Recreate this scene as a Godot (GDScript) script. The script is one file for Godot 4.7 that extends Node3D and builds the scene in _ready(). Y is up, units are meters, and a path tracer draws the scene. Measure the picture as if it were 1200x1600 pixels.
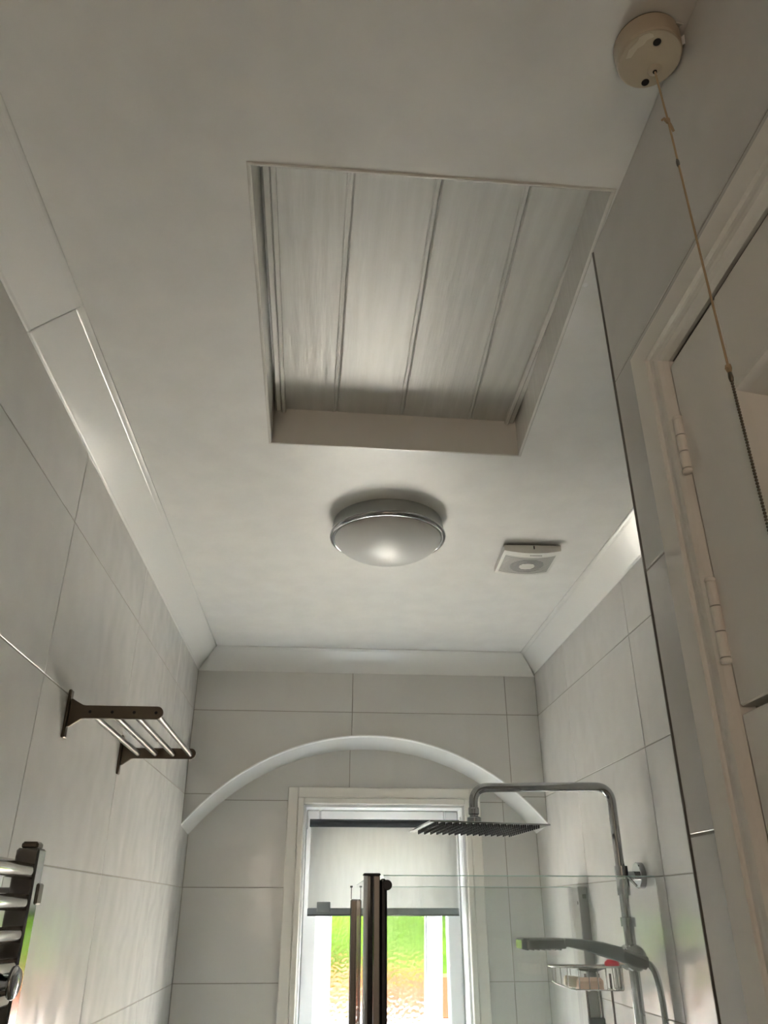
extends Node3D
# A narrow tiled bathroom seen from low down, looking up at the ceiling, the loft hatch and the arch in front of the window.
# Metres, y up. The camera stands at (0, 1.5, 0) and looks along -z; the window is in the far wall.

const H := 2.3934      # ceiling
const XL := -0.5037    # left wall
const XR := 0.8244     # right wall
const XN := 0.3809     # face of the cupboard wall on the right
const ZN := -0.8569    # far end of the cupboard wall
const ZB := -3.025     # wall above the arch
const ZW := -3.2       # window wall behind the arch
const ZE := 0.9        # wall behind the camera
const ROWS := [2.176, 1.874, 1.572, 1.27, 0.968, 0.666, 0.364, 0.062]

var M := {}
var used := {}
var tile_meshes := {}

# ---------------------------------------------------------------- helpers
func numbered(called: String) -> String:
	var n: int = used.get(called, 0)
	used[called] = n + 1
	return called if n == 0 else "%s_%03d" % [called, n]

func start() -> SurfaceTool:
	var st := SurfaceTool.new()
	st.begin(Mesh.PRIMITIVE_TRIANGLES)
	return st

func tri(st: SurfaceTool, a: Vector3, b: Vector3, c: Vector3) -> void:   # counter-clockwise seen from outside
	st.add_vertex(a)
	st.add_vertex(c)
	st.add_vertex(b)

func quad(st: SurfaceTool, a: Vector3, b: Vector3, c: Vector3, d: Vector3) -> void:
	tri(st, a, b, c)
	tri(st, a, c, d)

func done(st: SurfaceTool) -> ArrayMesh:
	st.generate_normals()
	return st.commit()

func put(called: String, st: SurfaceTool, mat: Material, parent: Node) -> MeshInstance3D:
	return put_mesh(called, done(st), mat, parent)

func put_mesh(called: String, mesh: Mesh, mat: Material, parent: Node) -> MeshInstance3D:
	var o := MeshInstance3D.new()
	o.name = numbered(called) if parent == self else called
	o.mesh = mesh
	o.material_override = mat
	parent.add_child(o, true)
	return o

func thing(called: String, label: String, category: String, at := Vector3.ZERO, group := "") -> Node3D:
	var o := Node3D.new()
	o.name = numbered(called)
	add_child(o)
	o.position = at
	tag(o, label, category, group)
	return o

func tag(o: Node, label: String, category: String, group := "") -> void:
	o.set_meta("label", label)
	o.set_meta("category", category)
	if group != "":
		o.set_meta("group", group)

func structure(o: Node, label := "") -> void:
	o.set_meta("kind", "structure")
	if label != "":
		o.set_meta("label", label)

# a box with chamfered edges, turned by b
func box(st: SurfaceTool, c: Vector3, s: Vector3, e := 0.0, b := Basis.IDENTITY) -> void:
	st.set_smooth_group(-1)
	var h := s * 0.5
	e = minf(e, minf(h.x, minf(h.y, h.z)) * 0.95)
	var ax := [Vector3.RIGHT, Vector3.UP, Vector3.BACK]
	if e <= 0.0:
		for k in 3:
			for sg in [-1.0, 1.0]:
				var n: Vector3 = ax[k] * sg
				var u: Vector3 = ax[(k + 1) % 3]
				var v: Vector3 = n.cross(u)
				var hn: float = h[k]
				var hu: float = h[(k + 1) % 3]
				var hv: float = h[(k + 2) % 3]
				quad(st, c + b * (n * hn - u * hu - v * hv), c + b * (n * hn + u * hu - v * hv), c + b * (n * hn + u * hu + v * hv), c + b * (n * hn - u * hu + v * hv))
		return
	var i := h - Vector3(e, e, e)
	for k in 3:
		var k1 := (k + 1) % 3
		var k2 := (k + 2) % 3
		for sg in [-1.0, 1.0]:
			var n: Vector3 = ax[k] * sg
			var u: Vector3 = ax[k1]
			var v: Vector3 = n.cross(u)
			quad(st, c + b * (n * h[k] - u * i[k1] - v * i[k2]), c + b * (n * h[k] + u * i[k1] - v * i[k2]), c + b * (n * h[k] + u * i[k1] + v * i[k2]), c + b * (n * h[k] - u * i[k1] + v * i[k2]))
			# chamfer between this face and the next axis' faces
			for sg2 in [-1.0, 1.0]:
				var m: Vector3 = ax[k1] * sg2
				var w: Vector3 = ax[k2]
				var p := n * h[k] + m * i[k1]
				var q := n * i[k] + m * h[k1]
				var wi: Vector3 = w * i[k2]
				if (n.cross(m)).dot(w) > 0.0:
					quad(st, c + b * (p - wi), c + b * (q - wi), c + b * (q + wi), c + b * (p + wi))
				else:
					quad(st, c + b * (p + wi), c + b * (q + wi), c + b * (q - wi), c + b * (p - wi))
	for sx in [-1.0, 1.0]:
		for sy in [-1.0, 1.0]:
			for sz in [-1.0, 1.0]:
				var px := Vector3(sx * h.x, sy * i.y, sz * i.z)
				var py := Vector3(sx * i.x, sy * h.y, sz * i.z)
				var pz := Vector3(sx * i.x, sy * i.y, sz * h.z)
				if sx * sy * sz > 0:
					tri(st, c + b * px, c + b * py, c + b * pz)
				else:
					tri(st, c + b * px, c + b * pz, c + b * py)

# a round bar along a path
func tube(st: SurfaceTool, path: Array, r: float, n := 12, caps := true) -> void:
	st.set_smooth_group(1)
	var rings := []
	var t0: Vector3 = (path[1] - path[0]).normalized()
	var side: Vector3 = t0.cross(Vector3.UP if absf(t0.y) < 0.9 else Vector3.RIGHT).normalized()
	for k in path.size():
		var t: Vector3
		if k == 0:
			t = t0
		elif k == path.size() - 1:
			t = (path[k] - path[k - 1]).normalized()
		else:
			t = ((path[k] - path[k - 1]).normalized() + (path[k + 1] - path[k]).normalized()).normalized()
		side = (side - t * side.dot(t)).normalized()
		var up: Vector3 = t.cross(side)
		var ring := []
		for j in n:
			var a := TAU * j / n
			ring.append(path[k] + (side * cos(a) + up * sin(a)) * r)
		rings.append(ring)
	for k in path.size() - 1:
		for j in n:
			var j2 := (j + 1) % n
			quad(st, rings[k][j], rings[k][j2], rings[k + 1][j2], rings[k + 1][j])
	if caps:
		st.set_smooth_group(-1)
		for j in n:
			var j2 := (j + 1) % n
			tri(st, path[0], rings[0][j2], rings[0][j])
			tri(st, path[-1], rings[-1][j], rings[-1][j2])

# points of a path with rounded corners
func rounded(points: Array, r: float, steps := 8) -> Array:
	var out := [points[0]]
	for k in range(1, points.size() - 1):
		var a: Vector3 = (points[k - 1] - points[k]).normalized()
		var b: Vector3 = (points[k + 1] - points[k]).normalized()
		var p0: Vector3 = points[k] + a * r
		var p1: Vector3 = points[k] + b * r
		for j in steps + 1:
			var t := float(j) / steps
			out.append(p0.lerp(points[k], t).lerp(points[k].lerp(p1, t), t))
	out.append(points[-1])
	return out

# a turned shape round an axis: profile of [radius, along]; smooth says which profile steps are shaded smooth
func lathe(st: SurfaceTool, c: Vector3, axis: Vector3, profile: Array, n := 48, smooth := true) -> void:
	var u := axis.cross(Vector3.UP if absf(axis.y) < 0.9 else Vector3.RIGHT).normalized()
	var v := axis.cross(u)
	for k in profile.size() - 1:
		st.set_smooth_group(2 if smooth else 10 + k)
		for j in n:
			var a := TAU * j / n
			var b := TAU * (j + 1) / n
			var d0 := u * cos(a) + v * sin(a)
			var d1 := u * cos(b) + v * sin(b)
			var p = profile[k]
			var q = profile[k + 1]
			quad(st, c + d0 * p[0] + axis * p[1], c + d1 * p[0] + axis * p[1], c + d1 * q[0] + axis * q[1], c + d0 * q[0] + axis * q[1])

# a flat outline (counter-clockwise in u, v; u x v = n) given thickness from h0 up to h1, its upper edge chamfered by e
func prism(st: SurfaceTool, poly: PackedVector2Array, o: Vector3, u: Vector3, v: Vector3, h0: float, h1: float, e := 0.0) -> void:
	st.set_smooth_group(-1)
	if Geometry2D.is_polygon_clockwise(poly):
		poly = poly.duplicate()
		poly.reverse()
	var n := u.cross(v)
	var count := poly.size()
	var inner := PackedVector2Array()
	for k in count:
		if e <= 0.0:
			inner.append(poly[k])
			continue
		var d0 := (poly[k] - poly[(k + count - 1) % count]).normalized()
		var d1 := (poly[(k + 1) % count] - poly[k]).normalized()
		var n0 := Vector2(-d0.y, d0.x)
		var n1 := Vector2(-d1.y, d1.x)
		var m := (n0 + n1).normalized()
		inner.append(poly[k] + m * (e / maxf(0.35, m.dot(n0))))
	var p3 := func(p: Vector2, h: float) -> Vector3: return o + u * p.x + v * p.y + n * h
	for k in count:
		var a := poly[k]
		var b := poly[(k + 1) % count]
		quad(st, p3.call(a, h0), p3.call(b, h0), p3.call(b, h1 - e), p3.call(a, h1 - e))
		if e > 0.0:
			quad(st, p3.call(a, h1 - e), p3.call(b, h1 - e), p3.call(inner[(k + 1) % count], h1), p3.call(inner[k], h1))
	var t := Geometry2D.triangulate_polygon(inner)
	if t.is_empty():
		t = Geometry2D.triangulate_polygon(poly)
		inner = poly
	for k in range(0, t.size(), 3):
		var a := inner[t[k]]
		var b := inner[t[k + 1]]
		var c := inner[t[k + 2]]
		if (b - a).cross(c - a) < 0.0:
			var sw := b
			b = c
			c = sw
		tri(st, p3.call(a, h1), p3.call(b, h1), p3.call(c, h1))
		tri(st, p3.call(a, h0), p3.call(c, h0), p3.call(b, h0))

# a skin between two equal rows of points, and its ends when closed
func loft(st: SurfaceTool, a: Array, b: Array, group := -1, ends := false) -> void:
	st.set_smooth_group(group)
	for k in a.size() - 1:
		quad(st, a[k], b[k], b[k + 1], a[k + 1])
	if ends:
		st.set_smooth_group(-1)
		for k in range(1, a.size() - 1):
			tri(st, a[0], a[k], a[k + 1])
			tri(st, b[0], b[k + 1], b[k])

func rect(x0: float, y0: float, x1: float, y1: float) -> PackedVector2Array:
	return PackedVector2Array([Vector2(x0, y0), Vector2(x1, y0), Vector2(x1, y1), Vector2(x0, y1)])

# ---------------------------------------------------------------- materials
func noise_image(seed_: int, freq: float, size := 512, octaves := 4, warp := 0.0, stretch := Vector2.ONE) -> Image:
	var f := FastNoiseLite.new()
	f.seed = seed_
	f.noise_type = FastNoiseLite.TYPE_SIMPLEX_SMOOTH
	f.frequency = freq
	f.fractal_octaves = octaves
	if warp > 0.0:
		f.domain_warp_enabled = true
		f.domain_warp_amplitude = warp
		f.domain_warp_frequency = freq * 1.5
	var im := f.get_seamless_image(int(size / stretch.x), int(size / stretch.y))
	if stretch != Vector2.ONE:
		im.resize(size, size, Image.INTERPOLATE_CUBIC)
	return im

func tex(im: Image) -> ImageTexture:
	return ImageTexture.create_from_image(im)

func normal_of(im: Image, strength: float) -> ImageTexture:
	var n: Image = im.duplicate()
	n.convert(Image.FORMAT_RGBA8)
	n.bump_map_to_normal_map(strength)
	return tex(n)

# a normal picture in floats, free of steps; slope in picture heights per picture width
func smooth_normal(im: Image, strength: float) -> ImageTexture:
	var h: Image = im.duplicate()
	h.convert(Image.FORMAT_RF)
	var n := h.get_width()
	for pass_ in 2:
		h.resize(n / 4, n / 4, Image.INTERPOLATE_BILINEAR)
		h.resize(n, n, Image.INTERPOLATE_CUBIC)
	var out := Image.create(n, n, false, Image.FORMAT_RGBF)
	for y in n:
		for x in n:
			var dx := (h.get_pixel((x + 1) % n, y).r - h.get_pixel((x + n - 1) % n, y).r) * strength * n / 128.0
			var dy := (h.get_pixel(x, (y + 1) % n).r - h.get_pixel(x, (y + n - 1) % n).r) * strength * n / 128.0
			var v := Vector3(-dx, dy, 1.0).normalized()
			out.set_pixel(x, y, Color(v.x * 0.5 + 0.5, v.y * 0.5 + 0.5, v.z * 0.5 + 0.5))
	return tex(out)

func ramp(im: Image, lo: Color, hi: Color, from := 0.0, to := 1.0) -> ImageTexture:
	var out := Image.create(im.get_width(), im.get_height(), false, Image.FORMAT_RGBF)   # float pictures hold linear values
	var l := lo.srgb_to_linear()
	var h := hi.srgb_to_linear()
	for y in im.get_height():
		for x in im.get_width():
			out.set_pixel(x, y, l.lerp(h, smoothstep(from, to, im.get_pixel(x, y).r)))
	return tex(out)

func mat(color: Color, rough: float, metal := 0.0) -> StandardMaterial3D:
	var m := StandardMaterial3D.new()
	m.albedo_color = color
	m.roughness = rough
	m.metallic = metal
	return m

func world_mapped(m: StandardMaterial3D, scale: Vector3) -> void:
	m.uv1_triplanar = true
	m.uv1_world_triplanar = true
	m.uv1_scale = scale
	m.uv1_triplanar_sharpness = 8.0

func materials() -> void:
	var soft := noise_image(3, 0.012, 512, 4)
	var patches := noise_image(11, 0.007, 512, 4)
	var brush := noise_image(5, 0.03, 512, 4, 0.0, Vector2(1.0, 12.0))
	var fine := noise_image(8, 0.08, 256, 3)

	var ceil_m := mat(Color.WHITE, 0.42)
	ceil_m.albedo_texture = ramp(soft, Color(0.86, 0.855, 0.84), Color(0.885, 0.88, 0.865))
	ceil_m.normal_enabled = true
	ceil_m.normal_texture = normal_of(soft, 3.0)
	ceil_m.normal_scale = 0.25
	world_mapped(ceil_m, Vector3(1.3, 1.3, 1.3))
	M.ceiling = ceil_m

	M.coving = mat(Color(0.89, 0.885, 0.87), 0.2)
	M.plaster = mat(Color(0.935, 0.935, 0.93), 0.22)
	var gloss := mat(Color(0.86, 0.85, 0.825), 0.24)
	gloss.normal_enabled = true
	gloss.normal_texture = normal_of(brush, 6.0)
	gloss.normal_scale = 0.08
	world_mapped(gloss, Vector3(2.2, 2.2, 2.2))
	M.gloss = gloss
	M.board = []
	for k in 3:
		var b := mat(Color.WHITE, 0.36)
		b.albedo_texture = ramp(brush, Color(0.795, 0.79, 0.765), Color(0.835, 0.83, 0.81))
		b.normal_enabled = true
		b.normal_texture = normal_of(brush, 8.0)
		b.normal_scale = 0.10
		world_mapped(b, Vector3(2.6, 2.6, 2.6))
		b.uv1_offset = Vector3(0.37 * k, 0.21 * k, 0.11 * k)
		M.board.append(b)

	var wavy := smooth_normal(noise_image(17, 0.012, 256, 2), 1.0)
	var slow := noise_image(11, 0.004, 256, 2)
	M.tile = []
	for k in 4:
		var t := mat(Color.WHITE, 0.2)
		var c := 0.815 + 0.003 * k
		t.albedo_texture = ramp(slow, Color(c - 0.006, c - 0.014, c - 0.032), Color(c + 0.006, c, c - 0.016))
		t.normal_enabled = true
		t.normal_texture = wavy
		t.normal_scale = 0.25
		world_mapped(t, Vector3(2.3, 2.3, 2.3))
		t.uv1_offset = Vector3(0.31 * k, 0.17 * k, 0.23 * k)
		M.tile.append(t)
	M.grout = mat(Color(0.60, 0.585, 0.55), 0.85)
	M.floor = mat(Color(0.72, 0.69, 0.65), 0.5)
	M.back_wall = mat(Color(0.80, 0.785, 0.76), 0.6)
	M.chrome = mat(Color(0.66, 0.665, 0.67), 0.07, 1.0)
	M.dark_chrome = mat(Color(0.45, 0.44, 0.43), 0.12, 1.0)
	M.bright = mat(Color(0.78, 0.78, 0.77), 0.12, 1.0)
	M.satin = mat(Color(0.48, 0.465, 0.445), 0.3, 1.0)
	M.bracket = mat(Color(0.36, 0.33, 0.29), 0.38, 1.0)
	M.ring = mat(Color(0.74, 0.75, 0.745), 0.42, 1.0)
	M.channel = mat(Color(0.60, 0.60, 0.595), 0.35, 0.7)
	M.handset = mat(Color(0.52, 0.525, 0.525), 0.2, 1.0)
	M.opal = mat(Color(0.84, 0.84, 0.835), 0.36)
	M.plastic = mat(Color(0.84, 0.835, 0.815), 0.35)
	M.old_plastic = mat(Color(0.72, 0.67, 0.585), 0.3)
	M.peel = mat(Color(0.79, 0.755, 0.68), 0.4)
	M.black = mat(Color(0.03, 0.03, 0.032), 0.4)
	M.hole = mat(Color(0.05, 0.04, 0.03), 0.7)
	M.grille = mat(Color(0.50, 0.495, 0.48), 0.6)
	M.duct = mat(Color(0.36, 0.355, 0.34), 0.6)
	M.string = mat(Color(0.66, 0.57, 0.45), 0.9)
	M.chain = mat(Color(0.42, 0.39, 0.35), 0.3, 1.0)
	var paint := mat(Color(0.90, 0.885, 0.855), 0.48)
	M.paint = paint
	M.pvc = mat(Color(0.93, 0.935, 0.94), 0.3)
	M.blind_tube = mat(Color(0.17, 0.19, 0.21), 0.5)
	M.blind_bar = mat(Color(0.47, 0.49, 0.51), 0.4)
	var fabric := mat(Color.WHITE, 0.9)
	fabric.albedo_texture = ramp(noise_image(21, 0.05, 256, 3, 0.0, Vector2(1.0, 6.0)), Color(0.865, 0.865, 0.855), Color(0.885, 0.885, 0.875))
	world_mapped(fabric, Vector3(3.0, 3.0, 3.0))
	fabric.backlight_enabled = true
	fabric.backlight = Color(0.9, 0.9, 0.9)
	M.fabric = fabric
	var glass := mat(Color(0.80, 0.90, 0.88, 0.07), 0.02)
	glass.transparency = BaseMaterial3D.TRANSPARENCY_ALPHA
	M.glass = glass
	M.glass_edge = mat(Color(0.70, 0.80, 0.77), 0.15)
	var obscure := mat(Color(0.95, 0.95, 0.95, 0.0), 0.12)
	obscure.refraction_enabled = true
	obscure.refraction_scale = 0.05
	M.obscure = obscure
	var lm := mat(Color(0.9, 0.85, 0.78), 0.8)
	lm.emission_enabled = true
	lm.emission = Color(1.0, 0.86, 0.72)
	lm.emission_energy_multiplier = 1.0
	M.lamp = lm
	M.soap = mat(Color(0.94, 0.80, 0.71), 0.45)
	M.cream = mat(Color(0.88, 0.83, 0.75), 0.45)
	M.red = mat(Color(0.80, 0.12, 0.22), 0.4)
	M.wire = mat(Color(0.70, 0.70, 0.69), 0.12, 1.0)
	M.patio = mat(Color(0.80, 0.78, 0.74), 0.8)
	M.render_wall = mat(Color(0.66, 0.64, 0.62), 0.8)
	M.brick = mat(Color(0.31, 0.165, 0.11), 0.85)
	var leaf := mat(Color.WHITE, 0.7)
	leaf.albedo_texture = ramp(noise_image(41, 0.05, 256, 4), Color(0.13, 0.205, 0.035), Color(0.19, 0.275, 0.05), 0.3, 0.7)
	world_mapped(leaf, Vector3(1.2, 1.2, 1.2))
	M.leaf = leaf
	for m in [M.leaf, M.brick, M.render_wall]:
		m.metallic_specular = 0.0

# ---------------------------------------------------------------- tiles
# a tiled face: joints along u (us) and v (vs); holes are outlines cut away. o, u, v place it; tiles stand 1.2 mm proud of the grout.
func tiles(parent: Node, o: Vector3, u: Vector3, v: Vector3, us: Array, vs: Array, holes: Array, seed_: int) -> void:
	var rng := RandomNumberGenerator.new()
	rng.seed = seed_
	for a in us.size() - 1:
		for b in vs.size() - 1:
			var g := 0.0013
			var r := rect(us[a] + g, vs[b] + g, us[a + 1] - g, vs[b + 1] - g)
			var pieces := [r]
			for hole in holes:
				var next := []
				for p in pieces:
					for q in Geometry2D.clip_polygons(p, hole):
						if not Geometry2D.is_polygon_clockwise(q):
							next.append(q)
				pieces = next
			for p in pieces:
				var m: Material = M.tile[rng.randi() % 4]
				var lo: Vector2 = p[0]
				var hi: Vector2 = p[0]
				for q in p:
					lo = lo.min(q)
					hi = hi.max(q)
				if hi.x - lo.x < 0.004 or hi.y - lo.y < 0.004:
					continue
				var c := (lo + hi) * 0.5
				var key := "%s %.4f %.4f" % [u, hi.x - lo.x, hi.y - lo.y]
				var mesh: Mesh
				if p.size() == 4 and tile_meshes.has(key):
					mesh = tile_meshes[key]
				else:
					var local := PackedVector2Array()
					for q in p:
						local.append(q - c)
					var st := start()
					prism(st, local, Vector3.ZERO, u, v, -0.004, 0.0, 0.0007)
					mesh = done(st)
					if p.size() == 4:
						tile_meshes[key] = mesh
				var t := put_mesh("tile", mesh, m, parent)
				t.position = o + u * c.x + v * c.y

func slab(called: String, c: Vector3, s: Vector3, m: Material, label := "") -> MeshInstance3D:
	var st := start()
	box(st, c, s)
	var o := put(called, st, m, self)
	structure(o, label)
	return o

func arch_y(x: float, drop := 0.0) -> float:   # underside of the arch
	var cx := 0.165
	var r := 0.862
	return 2.088 - drop - r + sqrt(maxf(0.0, r * r - (x - cx) * (x - cx)))

func arch_points(drop := 0.0) -> Array:
	var out := []
	var n := 40
	for k in n + 1:
		var x := lerpf(XL, XR, float(k) / n)
		out.append(Vector2(x, arch_y(x, drop)))
	return out

# ---------------------------------------------------------------- _ready
func _ready() -> void:
	# camera
	var cam := Camera3D.new()
	cam.name = "camera"
	add_child(cam)
	cam.fov = rad_to_deg(2.0 * atan(800.0 / 1218.6))
	cam.near = 0.02
	cam.position = Vector3(0, 1.5, 0)
	cam.rotation_order = EULER_ORDER_YXZ
	cam.rotation_degrees = Vector3(27.004, -4.169, 0.0)
	cam.current = true
	# sky
	var env := Environment.new()
	env.background_mode = Environment.BG_SKY
	var sky := Sky.new()
	var sm := ProceduralSkyMaterial.new()
	sm.sky_top_color = Color(0.87, 0.935, 1.0)
	sm.sky_horizon_color = Color(0.94, 0.97, 1.0)
	sm.ground_horizon_color = Color(0.75, 0.74, 0.72)
	sm.ground_bottom_color = Color(0.5, 0.49, 0.47)
	sm.sky_energy_multiplier = 1.0
	sm.ground_energy_multiplier = 1.0
	sky.sky_material = sm
	env.sky = sky
	env.background_energy_multiplier = 8.0
	env.tonemap_mode = Environment.TONE_MAPPER_LINEAR
	env.tonemap_exposure = 3.9
	env.sdfgi_enabled = true
	env.ssao_enabled = true
	env.ssil_enabled = true
	var we := WorldEnvironment.new()
	we.name = "world_environment"
	we.environment = env
	add_child(we)
	# sun, high behind the house: it lights the garden the window looks on
	var sun := DirectionalLight3D.new()
	sun.name = "sun"
	add_child(sun)
	sun.look_at_from_position(Vector3.ZERO, Vector3(0.10, -1.0, -0.20), Vector3.UP)
	sun.light_color = Color(1.0, 0.97, 0.92)
	sun.light_energy = 14.0
	sun.light_angular_distance = 0.6
	sun.shadow_enabled = true

	materials()
	shell()
	coving()
	window()
	hatch()
	cupboard()
	garden()
	landing_lamp()
	enclosure()
	shower()
	caddy()
	light_fitting()
	fan()
	pull_switch()
	towel_shelf()
	radiator()

# ---------------------------------------------------------------- the setting
func hatch_corners() -> Array:   # far left, far right, near right, near left (x, z) at the ceiling
	return [Vector2(-0.143, -1.441), Vector2(0.409, -1.456), Vector2(0.378, -0.737), Vector2(-0.132, -0.729)]

func shell() -> void:
	var fl := slab("floor", Vector3(0.16, -0.06, -1.2), Vector3(1.9, 0.12, 4.6), M.floor, "floor of the bathroom")
	fl.name = "floor"
	# ceiling with the opening of the hatch
	var st := start()
	st.set_smooth_group(-1)
	var hc := hatch_corners()
	var x0 := -0.7
	var x1 := 1.05
	var z0 := -3.45
	var z1 := 1.1
	var oc := [Vector2(x0, z0), Vector2(x1, z0), Vector2(x1, z1), Vector2(x0, z1)]
	for k in 4:
		var a: Vector2 = oc[k]
		var b: Vector2 = oc[(k + 1) % 4]
		var c: Vector2 = hc[(k + 1) % 4]
		var d: Vector2 = hc[k]
		# underside, top and the side towards the hatch
		quad(st, Vector3(a.x, H, a.y), Vector3(b.x, H, b.y), Vector3(c.x, H, c.y), Vector3(d.x, H, d.y))
		quad(st, Vector3(a.x, H + 0.14, a.y), Vector3(d.x, H + 0.14, d.y), Vector3(c.x, H + 0.14, c.y), Vector3(b.x, H + 0.14, b.y))
		quad(st, Vector3(d.x, H, d.y), Vector3(c.x, H, c.y), Vector3(c.x, H + 0.14, c.y), Vector3(d.x, H + 0.14, d.y))
		quad(st, Vector3(b.x, H, b.y), Vector3(a.x, H, a.y), Vector3(a.x, H + 0.14, a.y), Vector3(b.x, H + 0.14, b.y))
	var ce := put("ceiling", st, M.ceiling, self)
	structure(ce, "white painted ceiling")

	# left wall
	var wl := slab("wall_left", Vector3(XL - 0.0012 - 0.06, 1.2, -1.15), Vector3(0.12, 2.4, 4.5), M.grout, "left wall of large pale grey tiles")
	var vs := [0.0]
	for k in range(ROWS.size() - 1, -1, -1):
		vs.append(ROWS[k])
	vs.append(2.36)
	# u runs towards the camera's right hand when facing the wall from inside: u = -z ... chosen so that u x v points into the room
	tiles(wl, Vector3(XL, 0, 0), Vector3.FORWARD, Vector3.UP, [-0.9, -0.41, 0.195, 0.802, 1.409, 2.016, 2.622, 3.2], vs, [], 1)
	# right wall beyond the cupboard
	var wr := slab("wall_right", Vector3(XR + 0.0012 + 0.06, 1.2, -1.95), Vector3(0.12, 2.4, 2.95), M.grout, "right wall of large pale grey tiles behind the shower")
	tiles(wr, Vector3(XR, 0, 0), Vector3.BACK, Vector3.UP, [-3.2, -2.623, -2.02, -1.415, -0.857], vs, [], 2)
	# arched wall, in front of the window wall
	var ap := arch_points()
	var outline := PackedVector2Array()
	for p in ap:
		outline.append(p)
	outline.append(Vector2(XR + 0.05, ap[-1].y))
	outline.append(Vector2(XR + 0.05, H + 0.05))
	outline.append(Vector2(XL - 0.05, H + 0.05))
	outline.append(Vector2(XL - 0.05, ap[0].y))
	st = start()
	prism(st, outline, Vector3(0, 0, ZB - 0.0012), Vector3.RIGHT, Vector3.UP, -(ZB - ZW) + 0.002, 0.0)
	var wa := put("wall_arch", st, M.grout, self)
	structure(wa, "tiled wall above the white arch")
	var hole := PackedVector2Array([Vector2(XL - 0.2, -1), Vector2(XR + 0.2, -1)])
	hole.append(Vector2(XR + 0.2, ap[-1].y + 0.001))
	for k in range(ap.size() - 1, -1, -1):
		hole.append(ap[k] + Vector2(0, 0.001))
	hole.append(Vector2(XL - 0.2, ap[0].y + 0.001))
	tiles(wa, Vector3(0, 0, ZB), Vector3.RIGHT, Vector3.UP, [XL, 0.098, 0.7, XR], [1.572, 1.874, 2.176, 2.36], [hole], 3)
	# plastered underside of the arch
	st = start()
	var fa := []
	var mid := []
	var ba := []
	var low := arch_points(0.012)
	for k in ap.size():
		fa.append(Vector3(ap[k].x, ap[k].y - 0.001, ZB + 0.004))
		mid.append(Vector3(ap[k].x, ap[k].y - 0.005, ZB - 0.004))
		ba.append(Vector3(low[k].x, low[k].y - 0.008, ZW - 0.002))
	loft(st, mid, ba, 3)
	loft(st, fa, mid, 4)
	var top := []
	for p in fa:
		top.append(p + Vector3(0, 0.004, 0))
	loft(st, top, fa, 5)
	var so := put("arch_soffit", st, M.plaster, wa)
	so.set_meta("label", "white plastered underside of the arch")

	# window wall
	var wx0 := -0.075
	var wx1 := 0.545
	var wy0 := 0.30
	var wy1 := 1.86
	st = start()
	var zc := ZW - 0.0012 - 0.1
	box(st, Vector3((XL - 0.12 + wx0) / 2, 1.2, zc), Vector3(wx0 - XL + 0.12, 2.4, 0.2))
	box(st, Vector3((XR + 0.12 + wx1) / 2, 1.2, zc), Vector3(XR + 0.12 - wx1, 2.4, 0.2))
	box(st, Vector3((wx0 + wx1) / 2, (wy1 + 2.4) / 2, zc), Vector3(wx1 - wx0, 2.4 - wy1, 0.2))
	box(st, Vector3((wx0 + wx1) / 2, wy0 / 2, zc), Vector3(wx1 - wx0, wy0, 0.2))
	var ww := put("wall_window", st, M.grout, self)
	structure(ww, "tiled wall round the window, under the arch")
	var wh := rect(-0.125, wy0 - 0.05, 0.595, wy1 + 0.05)
	tiles(ww, Vector3(0, 0, ZW), Vector3.RIGHT, Vector3.UP, [XL, 0.098, 0.7, XR], vs.slice(0, 8) + [2.11], [wh], 4)

	# cupboard wall on the right: a solid return with a doorway opening for the cupboard
	st = start()
	var wt := 0.09
	box(st, Vector3(XN + 0.0012 + wt / 2, 1.2, (ZN - 0.694) / 2 + 0.0006), Vector3(wt, 2.4, -0.694 - ZN - 0.0012))
	box(st, Vector3(XN + 0.0012 + wt / 2, 2.23, (-0.7 + ZE) / 2), Vector3(wt, 0.34, ZE + 0.7))
	box(st, Vector3(XN + 0.0012 + wt / 2, 1.03, (-0.14 + ZE) / 2), Vector3(wt, 2.06, ZE + 0.14))
	box(st, Vector3((XN + wt + XR + 0.06) / 2, 1.2, ZN + 0.05), Vector3(XR + 0.06 - XN - wt, 2.4, 0.097))
	box(st, Vector3(XR + 0.06, 1.2, (ZN + ZE) / 2 + 0.05), Vector3(0.12, 2.4, ZE - ZN))
	var wc := put("wall_cupboard", st, M.grout, self)
	structure(wc, "tiled wall on the right round the cupboard doors")
	var dh := rect(-0.757, -1, -0.055, 2.109)
	tiles(wc, Vector3(XN, 0, 0), Vector3.BACK, Vector3.UP, [ZN + 0.006, -0.25, 0.355, ZE], [0.0, 0.36, 0.662, 0.964, 1.266, 1.568, 1.866, 2.1475, H], [dh], 5)
	st = start()
	box(st, Vector3(XN + 0.004, H / 2, ZN + 0.002), Vector3(0.009, H, 0.006), 0.002)
	var tr := put("tile_edge_trim", st, M.satin, wc)
	tr.set_meta("label", "dark metal edge strip of the tiles")

	# wall behind the viewer, with the open doorway to the landing
	st = start()
	box(st, Vector3(-0.57, 1.2, ZE + 0.06), Vector3(0.26, 2.4, 0.12))
	box(st, Vector3(0.70, 1.2, ZE + 0.06), Vector3(0.68, 2.4, 0.12))
	box(st, Vector3(-0.04, 2.22, ZE + 0.06), Vector3(0.80, 0.36, 0.12))
	structure(put("wall_behind", st, M.back_wall, self), "wall behind the viewer with the open doorway")
	st = start()
	box(st, Vector3(0, -0.06, 2.0), Vector3(2.2, 0.12, 2.0))
	structure(put("floor_landing", st, M.floor, self), "floor of the landing behind the viewer")
	st = start()
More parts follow.
